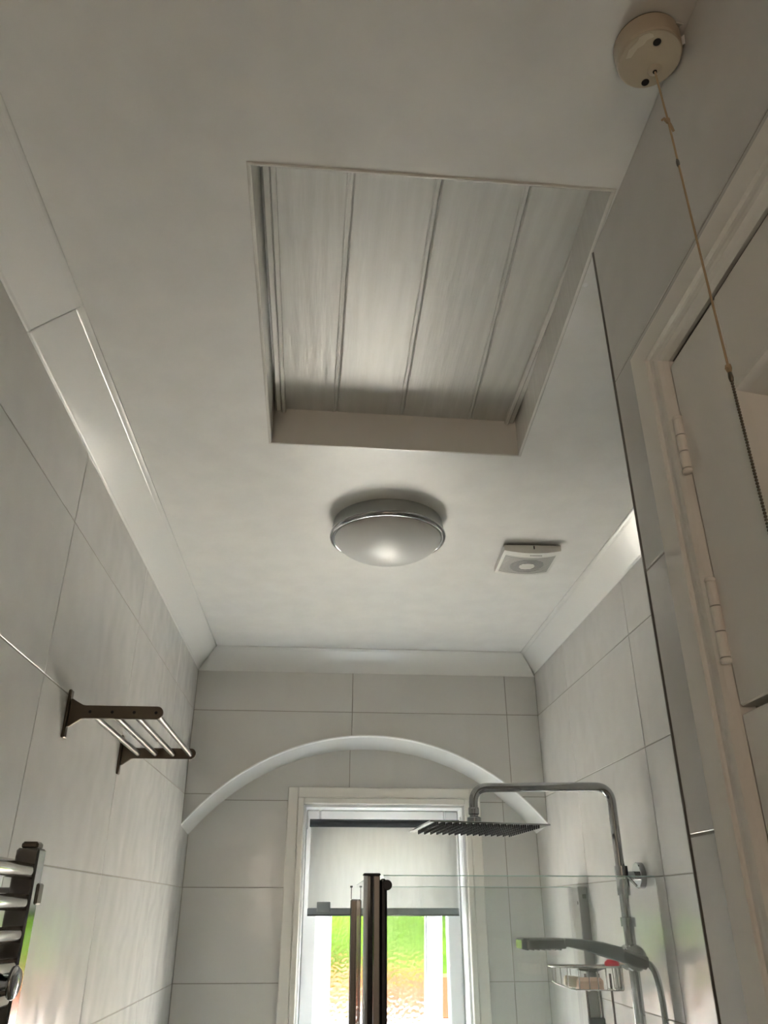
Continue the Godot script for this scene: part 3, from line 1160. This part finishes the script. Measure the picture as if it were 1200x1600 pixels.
func shower() -> void:
	var s := thing("shower_riser", "chrome shower riser with a large square rain head on its bent arm", "shower")
	var x := 0.772
	var z := -2.161
	var ya := 1.795
	var st := start()
	tube(st, rounded([Vector3(x, 0.98, z), Vector3(x - 0.004, ya, z), Vector3(0.394, ya - 0.006, z), Vector3(0.394, 1.735, z)], 0.042, 12), 0.0118, 18)
	put("pipe", st, M.chrome, s)
	st = start()
	tube(st, [Vector3(x, 0.98, z), Vector3(x, 1.47, z)], 0.0132, 18)
	put("lower_sleeve", st, M.chrome, s)
	st = start()
	lathe(st, Vector3(x, 1.47, z), Vector3.UP, [[0.0132, -0.008], [0.0185, -0.008], [0.0185, 0.012], [0.0118, 0.014]], 20, false)
	put("sleeve_collar", st, M.chrome, s)
	# connector and rain head
	st = start()
	lathe(st, Vector3(0.394, 1.735, z), Vector3.DOWN, [[0.0, -0.004], [0.0135, -0.004], [0.0145, 0.0], [0.0145, 0.012], [0.0115, 0.014], [0.0115, 0.018], [0.0175, 0.020], [0.0185, 0.022], [0.0185, 0.046], [0.0, 0.048]], 24, false)
	put("connector", st, M.chrome, s)
	var head := Node3D.new()
	head.name = "rain_head"
	s.add_child(head)
	head.position = Vector3(0.397, 1.688, z)
	head.rotation_degrees = Vector3(0, 4.0, -0.9)
	st = start()
	box(st, Vector3.ZERO, Vector3(0.302, 0.004, 0.302), 0.0012)
	put("plate", st, M.chrome, head)
	st = start()
	for i in 16:
		for j in 16:
			lathe(st, Vector3(-0.1275 + 0.017 * i, -0.002, -0.1275 + 0.017 * j), Vector3.DOWN, [[0.0026, 0.0], [0.0022, 0.0055], [0.0, 0.0055]], 6)
	var nz := put("nozzles", st, M.black, head)
	nz.set_meta("kind", "stuff")
	# wall bracket
	st = start()
	tube(st, [Vector3(x, 1.578, z), Vector3(XR - 0.008, 1.578, z)], 0.0098, 16)
	put("bracket_arm", st, M.chrome, s)
	st = start()
	lathe(st, Vector3(XR, 1.578, z), Vector3.LEFT, [[0.0, 0.0], [0.031, 0.0], [0.031, 0.013], [0.0295, 0.015], [0.0, 0.015]], 36, false)
	put("wall_flange", st, M.chrome, s)
	st = start()
	lathe(st, Vector3(x - 0.001, 1.566, z), Vector3.UP, [[0.0118, -0.034], [0.0165, -0.034], [0.0165, 0.034], [0.0118, 0.034]], 20, false)
	put("bracket_collar", st, M.chrome, s)
	st = start()
	tube(st, [Vector3(x + 0.006, 1.575, z + 0.02), Vector3(x + 0.022, 1.552, z + 0.034)], 0.0032, 10)
	put("lock_lever", st, M.chrome, s)
	# handset holder
	st = start()
	lathe(st, Vector3(x, 1.394, z - 0.024), Vector3.BACK, [[0.0, 0.0], [0.028, 0.0], [0.030, 0.003], [0.030, 0.042], [0.027, 0.046], [0.0, 0.047]], 28, false)
	put("slide_holder", st, M.chrome, s)
	st = start()
	tube(st, [Vector3(x - 0.034, 1.400, z + 0.034), Vector3(x + 0.020, 1.384, z + 0.034)], 0.0150, 18)
	put("holder_cradle", st, M.dark_chrome, s)
	# valve bar at the foot of the riser
	st = start()
	tube(st, [Vector3(x, 0.98, z + 0.16), Vector3(x, 0.98, z - 0.16)], 0.022, 20)
	put("valve_bar", st, M.chrome, s)
	for dz in [-0.075, 0.075]:
		st = start()
		tube(st, [Vector3(x, 0.98, z + dz), Vector3(XR, 0.98, z + dz)], 0.015, 16)
		put("wall_union", st, M.chrome, s)

	# the handset, lying in the holder
	var hs := thing("hand_shower", "chrome hand shower with a flat rectangular head resting in the slide holder", "hand shower")
	var zz := z + 0.034
	st = start()
	# handle: a flat bar that widens towards the holder
	var pts := [[0.735, 1.4015, 0.0170, 0.013], [0.69, 1.413, 0.0165, 0.012], [0.64, 1.4235, 0.0125, 0.010], [0.605, 1.428, 0.0098, 0.010], [0.585, 1.4285, 0.0095, 0.013]]
	st.set_smooth_group(8)
	var rings := []
	for p in pts:
		var ring := []
		for k in 16:
			var a := TAU * k / 16
			var cx: float = cos(a)
			var sy: float = sin(a)
			var q := 0.55
			ring.append(Vector3(p[0], p[1] + signf(sy) * pow(absf(sy), q) * p[2], zz + signf(cx) * pow(absf(cx), q) * p[3]))
		rings.append(ring)
	for k in rings.size() - 1:
		for j in 16:
			quad(st, rings[k][j], rings[k][(j + 1) % 16], rings[k + 1][(j + 1) % 16], rings[k + 1][j])
	st.set_smooth_group(-1)
	for j in 16:
		tri(st, Vector3(0.735, 1.4015, zz), rings[0][(j + 1) % 16], rings[0][j])
	put("handle", st, M.handset, hs)
	st = start()
	var hp := PackedVector2Array()
	var corner := 0.016
	for q in [[0.590 - corner, 0.044 - corner, 0.0], [0.482 + corner, 0.044 - corner, PI / 2], [0.482 + corner, -0.044 + corner, PI], [0.590 - corner, -0.044 + corner, PI * 1.5]]:
		for k in 6:
			var a: float = q[2] + PI / 2 * k / 5
			hp.append(Vector2(q[0] + cos(a) * corner, q[1] + sin(a) * corner))
	# u = x, v = -z: thickness runs upwards
	prism(st, hp, Vector3(0, 1.4165, zz), Vector3.RIGHT, Vector3.FORWARD, 0.0, 0.022, 0.004)
	put("head", st, M.handset, hs)
	st = start()
	for i in 7:
		for j in 5:
			lathe(st, Vector3(0.497 + 0.0132 * i, 1.4165, zz - 0.03 + 0.015 * j), Vector3.DOWN, [[0.0024, 0.0], [0.002, 0.0035], [0.0, 0.0035]], 6)
	var nz2 := put("nozzles", st, M.black, hs)
	nz2.set_meta("kind", "stuff")

	# hose
	st = start()
	var hose := []
	var ctl := [Vector3(x + 0.018, 1.386, zz), Vector3(x + 0.030, 1.375, zz + 0.012), Vector3(x + 0.036, 1.34, zz + 0.022), Vector3(x + 0.038, 1.26, zz + 0.026), Vector3(x + 0.034, 1.10, zz + 0.03), Vector3(x + 0.004, 0.86, zz + 0.03), Vector3(x - 0.02, 0.80, zz + 0.02), Vector3(x - 0.03, 0.86, z + 0.1), Vector3(x, 0.96, z + 0.1)]
	var cv := Curve3D.new()
	for k in ctl.size():
		var t: Vector3 = Vector3.ZERO
		if k > 0 and k < ctl.size() - 1:
			t = (ctl[k + 1] - ctl[k - 1]) / 6.0
		cv.add_point(ctl[k], -t, t)
	var length := cv.get_baked_length()
	for k in 61:
		hose.append(cv.sample_baked(length * k / 60.0, true))
	tube(st, hose, 0.0078, 14)
	var ho := put("shower_hose", st, M.chrome, self)
	tag(ho, "silver flexible hose curving down from the hand shower", "hose")

func caddy() -> void:
	var c := thing("wire_caddy", "chrome wire basket caddy hung beside the shower riser", "shower caddy")
	var zb := -2.452
	var zf := -2.37
	var x0 := 0.635
	var x1 := 0.818
	var yt := 1.362
	var rim := [Vector3(x0, yt, zb), Vector3(x0, yt, zb + 0.03), Vector3(x0 + 0.04, yt, zf), Vector3(x1, yt, zf), Vector3(x1, yt, zb), Vector3(x0, yt, zb)]
	var st := start()
	tube(st, rounded(rim, 0.008, 4), 0.0026, 8)
	put("rim", st, M.wire, c)
	var yb := 1.307
	var low := [Vector3(x0 + 0.006, yb + 0.018, zb + 0.004), Vector3(x0 + 0.006, yb + 0.016, zb + 0.03), Vector3(x0 + 0.04, yb + 0.004, zf - 0.005), Vector3(x1 - 0.004, yb, zf - 0.005), Vector3(x1 - 0.004, yb, zb + 0.004)]
	st = start()
	tube(st, rounded(low, 0.008, 4), 0.0016, 8)
	put("lower_rail", st, M.wire, c)
	for t in [0.0, 0.14, 0.3, 0.46, 0.6, 0.74, 0.88, 1.0]:
		st = start()
		var xx: float = lerpf(x0 + 0.008, x1 - 0.004, t)
		var front: float = zf if xx > x0 + 0.04 else lerpf(zb + 0.03, zf, (xx - x0) / 0.04)
		var by: float = yb + 0.016 * maxf(0.0, 1.0 - t * 3.0)
		tube(st, rounded([Vector3(xx, yt, front), Vector3(xx, by, front - 0.005), Vector3(xx, by, zb + 0.004), Vector3(xx, yt, zb)], 0.006, 3), 0.0013, 6)
		put("wire", st, M.wire, c)
	# rods down to the next shelf of the caddy, below the picture
	for xx in [0.735, 0.772, 0.805]:
		st = start()
		tube(st, [Vector3(xx, yt - 0.02, zb + 0.002), Vector3(xx, 0.98, zb + 0.002)], 0.0034, 8)
		put("rod", st, M.dark_chrome, c)
	st = start()
	box(st, Vector3(0.7535, 1.225, zb + 0.004), Vector3(0.046, 0.03, 0.012), 0.003)
	put("black_clip", st, M.black, c)
	st = start()
	box(st, Vector3(x1 + 0.0035, yt - 0.02, zb + 0.02), Vector3(0.005, 0.07, 0.03), 0.001)
	put("wall_plate", st, M.wire, c)
	# what lies in it
	st = start()
	var sp := PackedVector2Array()
	for k in 24:
		var a := TAU * k / 24
		var q := 0.45
		sp.append(Vector2(signf(cos(a)) * pow(absf(cos(a)), q) * 0.036, signf(sin(a)) * pow(absf(sin(a)), q) * 0.022))
	prism(st, sp, Vector3(0.73, yb + 0.002, -2.402), Vector3.RIGHT, Vector3.FORWARD, 0.0, 0.027, 0.007)
	var so := put("soap_bar", st, M.soap, self)
	tag(so, "peach soap bar lying in the wire caddy", "soap")
	st = start()
	lathe(st, Vector3(0.665, yb + 0.022, -2.412), Vector3(0.98, -0.12, 0.0).normalized(), [[0.0, 0.0], [0.011, 0.001], [0.0135, 0.004], [0.0135, 0.045], [0.009, 0.052], [0.006, 0.054], [0.006, 0.062], [0.0, 0.063]], 20)
	var tb := put("cream_bottle", st, M.cream, self)
	tag(tb, "small cream bottle lying beside the soap in the wire caddy", "bottle")
	st = start()
	lathe(st, Vector3(0.795, yt - 0.003, -2.395), Vector3.UP, [[0.0, 0.0], [0.017, 0.0], [0.020, 0.006], [0.018, 0.014], [0.011, 0.019], [0.0, 0.020]], 24)
	var rd := thing("toiletry", "small toiletry with a red rounded end on the caddy rim", "toiletry")
	put("red_end", st, M.red, rd)
	st = start()
	tube(st, [Vector3(0.79, yt + 0.004, -2.395), Vector3(0.745, yt - 0.010, -2.40), Vector3(0.70, yt - 0.004, -2.40)], 0.0048, 10)
	put("handle", st, M.duct, rd)

func light_fitting() -> void:
	var t := thing("ceiling_light", "round flush ceiling light with a silver ring and opal glass dome", "ceiling light", Vector3(0.142, H, -1.815))
	var st := start()
	lathe(st, Vector3.ZERO, Vector3.DOWN, [[0.0, 0.0], [0.1395, 0.0], [0.1400, 0.004], [0.1465, 0.036]], 96)
	put("base_ring", st, M.ring, t)
	st = start()
	lathe(st, Vector3.ZERO, Vector3.DOWN, [[0.1465, 0.036], [0.1488, 0.0375], [0.1492, 0.0410], [0.1478, 0.0450], [0.1440, 0.0475], [0.1380, 0.0480], [0.1365, 0.046]], 96)
	put("chrome_lip", st, M.chrome, t)
	st = start()
	var prof := []
	for k in 25:
		# a bowl, rounder towards its rim than a ball's cap
		var r := 0.1370 * cos(PI / 2 * k / 24)
		prof.append([r, 0.0445 + 0.0545 * pow(maxf(0.0, 1.0 - pow(r / 0.1370, 2.0)), 0.62)])
	lathe(st, Vector3.ZERO, Vector3.DOWN, prof, 96)
	put("glass_dome", st, M.opal, t)

func fan() -> void:
	var t := thing("extractor_fan", "square white extractor fan grille on the ceiling", "extractor fan", Vector3(0.548, H, -1.985))
	t.rotation_degrees.y = -1.5
	var st := start()
	box(st, Vector3(0, -0.008, 0), Vector3(0.140, 0.016, 0.140), 0.002)
	put("back_box", st, M.duct, t)
	# dished cover: raised border all round, with a bulge towards the middle
	var s := 0.078
	var bow := func(x: float, z: float) -> float: return -0.022 - 0.012 * (1.0 - (x / s) * (x / s)) * (1.0 - (z / s) * (z / s) * 0.3) 
	st = start()
	st.set_smooth_group(-1)
	var n := 24
	# near border strip and far border strip, left and right
	for strip in [[-s, s, s - 0.026, s], [-s, s, -s, -s + 0.012], [-s, -s + 0.008, -s + 0.012, s - 0.026], [s - 0.008, s, -s + 0.012, s - 0.026]]:
		var xs := []
		for k in n + 1:
			xs.append(lerpf(strip[0], strip[1], float(k) / n))
		for k in n:
			var a: float = xs[k]
			var b: float = xs[k + 1]
			var z0: float = strip[2]
			var z1: float = strip[3]
			quad(st, Vector3(a, bow.call(a, z0), z0), Vector3(b, bow.call(b, z0), z0), Vector3(b, bow.call(b, z1), z1), Vector3(a, bow.call(a, z1), z1))
			quad(st, Vector3(a, bow.call(a, z0) + 0.003, z0), Vector3(a, bow.call(a, z1) + 0.003, z1), Vector3(b, bow.call(b, z1) + 0.003, z1), Vector3(b, bow.call(b, z0) + 0.003, z0))
	# skirt
	for k in n:
		var a := lerpf(-s, s, float(k) / n)
		var b := lerpf(-s, s, float(k + 1) / n)
		quad(st, Vector3(a, bow.call(a, s), s), Vector3(b, bow.call(b, s), s), Vector3(b, -0.006, s), Vector3(a, -0.006, s))
		quad(st, Vector3(b, bow.call(b, -s), -s), Vector3(a, bow.call(a, -s), -s), Vector3(a, -0.006, -s), Vector3(b, -0.006, -s))
		quad(st, Vector3(-s, bow.call(-s, a), a), Vector3(-s, bow.call(-s, b), b), Vector3(-s, -0.006, b), Vector3(-s, -0.006, a))
		quad(st, Vector3(s, bow.call(s, b), b), Vector3(s, bow.call(s, a), a), Vector3(s, -0.006, a), Vector3(s, -0.006, b))
	put("cover_frame", st, M.plastic, t)
	# panel behind the slats, with the round fan opening showing as a dark ring
	var sheet := func(lift: float, r0: float, r1: float, square: bool) -> SurfaceTool:
		var q := start()
		q.set_smooth_group(9)
		var na := 96
		var nr := 12
		for i in na:
			for j in nr:
				var p := []
				for e in [[i, j], [i + 1, j], [i + 1, j + 1], [i, j + 1]]:
					var an: float = TAU * e[0] / na
					var k: float = 1.0
					if square:
						k = minf(1.0 / maxf(0.001, absf(cos(an))), 1.0 / maxf(0.001, absf(sin(an))))
					var ro: float = lerpf(r0, r1 * k, float(e[1]) / nr)
					var px: float = cos(an) * ro
					var pz: float = sin(an) * ro - 0.007
					p.append(Vector3(px, bow.call(px, pz) + lift, pz))
				quad(q, p[3], p[2], p[1], p[0])
		return q
	put("grille_back", sheet.call(0.0005, 0.0, 0.0705, true), M.grille, t)
	put("fan_opening", sheet.call(0.0002, 0.0215, 0.047, false), M.black, t)
	put("fan_hub", sheet.call(0.00015, 0.0, 0.0215, false), M.plastic, t)
	var count := 13
	for k in count:
		var z := lerpf(-s + 0.0155, s - 0.030, float(k) / (count - 1))
		st = start()
		st.set_smooth_group(-1)
		for j in n:
			var a := lerpf(-s + 0.007, s - 0.007, float(j) / n)
			var b := lerpf(-s + 0.007, s - 0.007, float(j + 1) / n)
			var z0 := z - 0.0015
			var z1 := z + 0.0015
			quad(st, Vector3(a, bow.call(a, z), z0), Vector3(b, bow.call(b, z), z0), Vector3(b, bow.call(b, z), z1), Vector3(a, bow.call(a, z), z1))
			quad(st, Vector3(a, bow.call(a, z), z1), Vector3(b, bow.call(b, z), z1), Vector3(b, bow.call(b, z) + 0.0001, z1), Vector3(a, bow.call(a, z) + 0.0001, z1))
			quad(st, Vector3(b, bow.call(b, z), z0), Vector3(a, bow.call(a, z), z0), Vector3(a, bow.call(a, z) + 0.0001, z0), Vector3(b, bow.call(b, z) + 0.0001, z0))
		put("slat", st, M.plastic, t)
	# small maker's mark on the near border
	st = start()
	for k in 8:
		box(st, Vector3(-0.004 + 0.0042 * k, bow.call(0.01, s - 0.013) - 0.0002, s - 0.013), Vector3(0.0026, 0.0008, 0.0036))
	put("printed_mark", st, M.duct, t)
	st = start()
	box(st, Vector3(0.004, -0.013, s + 0.0006), Vector3(0.003, 0.010, 0.0012))
	put("latch_slot", st, M.hole, t)

func pull_switch() -> void:
	var t := thing("pull_switch", "old cream round ceiling pull switch with a hanging cord", "pull switch", Vector3(0.343, H, -0.535))
	var st := start()
	lathe(st, Vector3.ZERO, Vector3.DOWN, [[0.0, 0.0], [0.0362, 0.0], [0.0362, 0.0025]], 48, false)
	put("backplate", st, M.hole, t)
	st = start()
	lathe(st, Vector3.ZERO, Vector3.DOWN, [[0.0370, 0.0025], [0.0370, 0.010], [0.0366, 0.020], [0.0360, 0.0262]], 64)
	lathe(st, Vector3.ZERO, Vector3.DOWN, [[0.0360, 0.0262], [0.0350, 0.0290], [0.0335, 0.0298], [0.0, 0.030]], 64, false)
	put("cover", st, M.old_plastic, t)
	for p in [Vector2(0.0006, 0.0205), Vector2(0.0050, -0.0270)]:
		st = start()
		lathe(st, Vector3(p.x, -0.0295, p.y), Vector3.DOWN, [[0.0, 0.0010], [0.0022, 0.0010], [0.0036, 0.0014], [0.0044, 0.0006], [0.0046, 0.0]], 20)
		put("screw_hole", st, M.hole, t)
	st = start()
	lathe(st, Vector3(0.0096, -0.0295, -0.0110), Vector3.DOWN, [[0.008, 0.0], [0.0072, 0.0018], [0.0036, 0.0036], [0.0026, 0.0040], [0.0, 0.0036]], 20)
	put("cord_outlet", st, M.old_plastic, t)
	st = start()
	lathe(st, Vector3(0.0096, -0.0330, -0.0110), Vector3.DOWN, [[0.0026, 0.0], [0.0024, 0.0012], [0.0, 0.0012]], 12)
	put("outlet_hole", st, M.hole, t)
	# flakes of lifted paint where the switch meets the ceiling and the wall
	st = start()
	box(st, Vector3(0.026, -0.005, 0.027), Vector3(0.012, 0.0012, 0.006), 0.0003, Basis.from_euler(Vector3(0.4, 0.6, 0.5)))
	put("paint_flake", st, M.plaster, t)
	st = start()
	box(st, Vector3(0.0345, -0.012, 0.012), Vector3(0.0012, 0.012, 0.010), 0.0003, Basis.from_euler(Vector3(0.2, 0.5, 0.1)))
	put("paint_flake", st, M.plaster, t)

	# patch of peeled white paint left on the cover
	st = start()
	var peel := PackedVector2Array()
	for q in [[-0.0276, -0.0008], [-0.0277, 0.0097], [-0.0238, 0.0160], [-0.0214, 0.0200], [-0.0210, 0.0240], [-0.0172, 0.0275], [-0.0121, 0.0299], [-0.0076, 0.0290], [-0.0053, 0.0262], [-0.0117, 0.0219], [-0.0133, 0.0166], [-0.0188, 0.0118], [-0.0223, 0.0011]]:
		peel.append(Vector2(q[0], q[1]))
	prism_down(st, peel, -0.0302, 0.0004, 0.0)
	put("paint_patch", st, M.peel, t)
	var c := Node3D.new()
	c.name = "pull_cord"
	t.add_child(c)
	c.position = Vector3(0.3527, 0, -0.546) - t.position
	c.set_meta("label", "knotted string ending in a metal bead chain")
	var y0 := H - 0.0325
	st = start()
	tube(st, [Vector3(0, y0, 0), Vector3(0.0008, 2.27, 0.0004), Vector3(0, 2.08, 0), Vector3(0, 1.940, 0)], 0.0011, 8)
	put("string", st, M.string, c)
	var kn := start()
	lathe(kn, Vector3(0.0008, 2.279, 0), Vector3.DOWN, [[0.0, 0.0], [0.0026, 0.002], [0.0026, 0.006], [0.0, 0.008]], 10)
	for e in [[Vector3(-0.006, 2.271, 0.005), Vector3(-0.0105, 2.264, 0.008)], [Vector3(0.005, 2.272, -0.003), Vector3(0.0085, 2.266, -0.006)], [Vector3(-0.004, 2.268, 0.004), Vector3(-0.0085, 2.262, 0.010)]]:
		tube(kn, [Vector3(0.0008, 2.275, 0), e[0], e[1]], 0.0014, 6)
	put("knot", kn, M.string, c)
	st = start()
	lathe(st, Vector3(0.0004, 2.213, 0), Vector3.DOWN, [[0.0011, 0.0], [0.0019, 0.004], [0.0019, 0.008], [0.0011, 0.012]], 8)
	put("splice", st, M.duct, c)
	st = start()
	lathe(st, Vector3(0, 1.942, 0), Vector3.DOWN, [[0.0, 0.0], [0.0026, 0.002], [0.0030, 0.005], [0.0022, 0.009], [0.0, 0.011]], 10)
	tube(st, [Vector3(0, 1.937, 0), Vector3(-0.005, 1.933, 0.004)], 0.0013, 6)
	put("end_knot", st, M.string, c)
	st = start()
	lathe(st, Vector3(0, 1.932, 0), Vector3.DOWN, [[0.0, 0.0], [0.0020, 0.0005], [0.0023, 0.006], [0.0017, 0.010], [0.0, 0.011]], 10)
	put("chain_coupling", st, M.chain, c)
	st = start()
	var n := 110
	for k in n:
		lathe(st, Vector3(0, 1.921 - 0.0031 * k, 0), Vector3.DOWN, [[0.0, 0.0], [0.0012, 0.0003], [0.0016, 0.0013], [0.0012, 0.0023], [0.0, 0.0026]], 8)
	var ch := put("bead_chain", st, M.chain, c)
	ch.set_meta("kind", "stuff")

func towel_shelf() -> void:
	var t := thing("towel_shelf", "dark metal towel rack of four bars on the left wall", "towel rack")
	for z in [-1.565, -2.015]:
		var br := Node3D.new()
		br.name = "bracket"
		t.add_child(br, true)
		# wall plate
		var st := start()
		box(st, Vector3(XL + 0.003, 1.838, z), Vector3(0.006, 0.092, 0.016), 0.0015)
		put("wall_plate", st, M.bracket, br)
		# side arm: flares at the wall, rounded at its front end. Outline in (x, y)
		var poly := PackedVector2Array()
		var yc := 1.842
		var hh := 0.0125
		poly.append(Vector2(XL + 0.006, yc - 0.029))
		poly.append(Vector2(XL + 0.010, yc - 0.028))
		poly.append(Vector2(XL + 0.030, yc - hh - 0.001))
		poly.append(Vector2(XL + 0.036, yc - hh))
		for k in 13:
			var a := -PI / 2 + PI * k / 12
			poly.append(Vector2(-0.331 + cos(a) * hh, yc + sin(a) * hh))
		poly.append(Vector2(XL + 0.036, yc + hh))
		poly.append(Vector2(XL + 0.030, yc + hh + 0.001))
		poly.append(Vector2(XL + 0.010, yc + 0.024))
		poly.append(Vector2(XL + 0.006, yc + 0.025))
		st = start()
		prism(st, poly, Vector3(0, 0, z - 0.003), Vector3.RIGHT, Vector3.UP, 0.0, 0.006, 0.001)
		put("arm", st, M.bracket, br)
		for x in [-0.458, -0.416, -0.374, -0.332]:
			st = start()
			lathe(st, Vector3(x, yc, z + 0.003), Vector3.BACK, [[0.0032, -0.0005], [0.0030, 0.0006], [0.0015, 0.0010], [0.0, 0.0004]], 12)
			put("screw", st, M.hole, br)
	for x in [-0.458, -0.416, -0.374, -0.332]:
		var st := start()
		tube(st, [Vector3(x, 1.8405, -1.568), Vector3(x, 1.8405, -2.012)], 0.0062, 16)
		put("bar", st, M.satin, t)

func radiator() -> void:
	var t := thing("towel_radiator", "dark chrome ladder towel radiator on the left wall", "towel radiator")
	for z in [-1.285, -0.80]:
		var st := start()
		box(st, Vector3(-0.427, 1.05, z), Vector3(0.033, 1.06, 0.034), 0.003)
		put("upright", st, M.dark_chrome, t)
		st = start()
		box(st, Vector3(-0.427, 1.584, z), Vector3(0.024, 0.010, 0.026), 0.003)
		put("end_cap", st, M.bracket, t)
	var spots := [1.549, 1.509, 1.469, 1.430, 1.392, 1.30, 1.26, 1.22, 1.18, 1.14, 1.0, 0.96, 0.92, 0.88, 0.84, 0.70, 0.66, 0.62]
	for y in spots:
		var st := start()
		tube(st, [Vector3(-0.424, y, -1.272), Vector3(-0.422, y, -1.262), Vector3(-0.419, y, -1.25), Vector3(-0.419, y, -0.835), Vector3(-0.424, y, -0.815)], 0.0105, 18)
		put("rung", st, M.bright, t)
	for p in [[1.520, -1.300], [0.70, -1.300], [1.520, -0.79], [0.70, -0.79]]:
		var st := start()
		box(st, Vector3(-0.418, p[0], p[1]), Vector3(0.020, 0.028, 0.022), 0.002)
		put("clamp", st, M.bracket, t)
		st = start()
		tube(st, [Vector3(-0.44, p[0], p[1]), Vector3(XL + 0.0005, p[0], p[1])], 0.009, 14)
		put("wall_stay", st, M.dark_chrome, t)
	# round robe hook clipped on between the rungs
	var st2 := start()
	lathe(st2, Vector3(-0.404, 1.415, -1.215), Vector3.RIGHT, [[0.0, -0.012], [0.009, -0.012], [0.009, 0.004], [0.019, 0.006], [0.020, 0.010], [0.016, 0.014], [0.0, 0.015]], 24)
	put("hook_knob", st2, M.chrome, t)
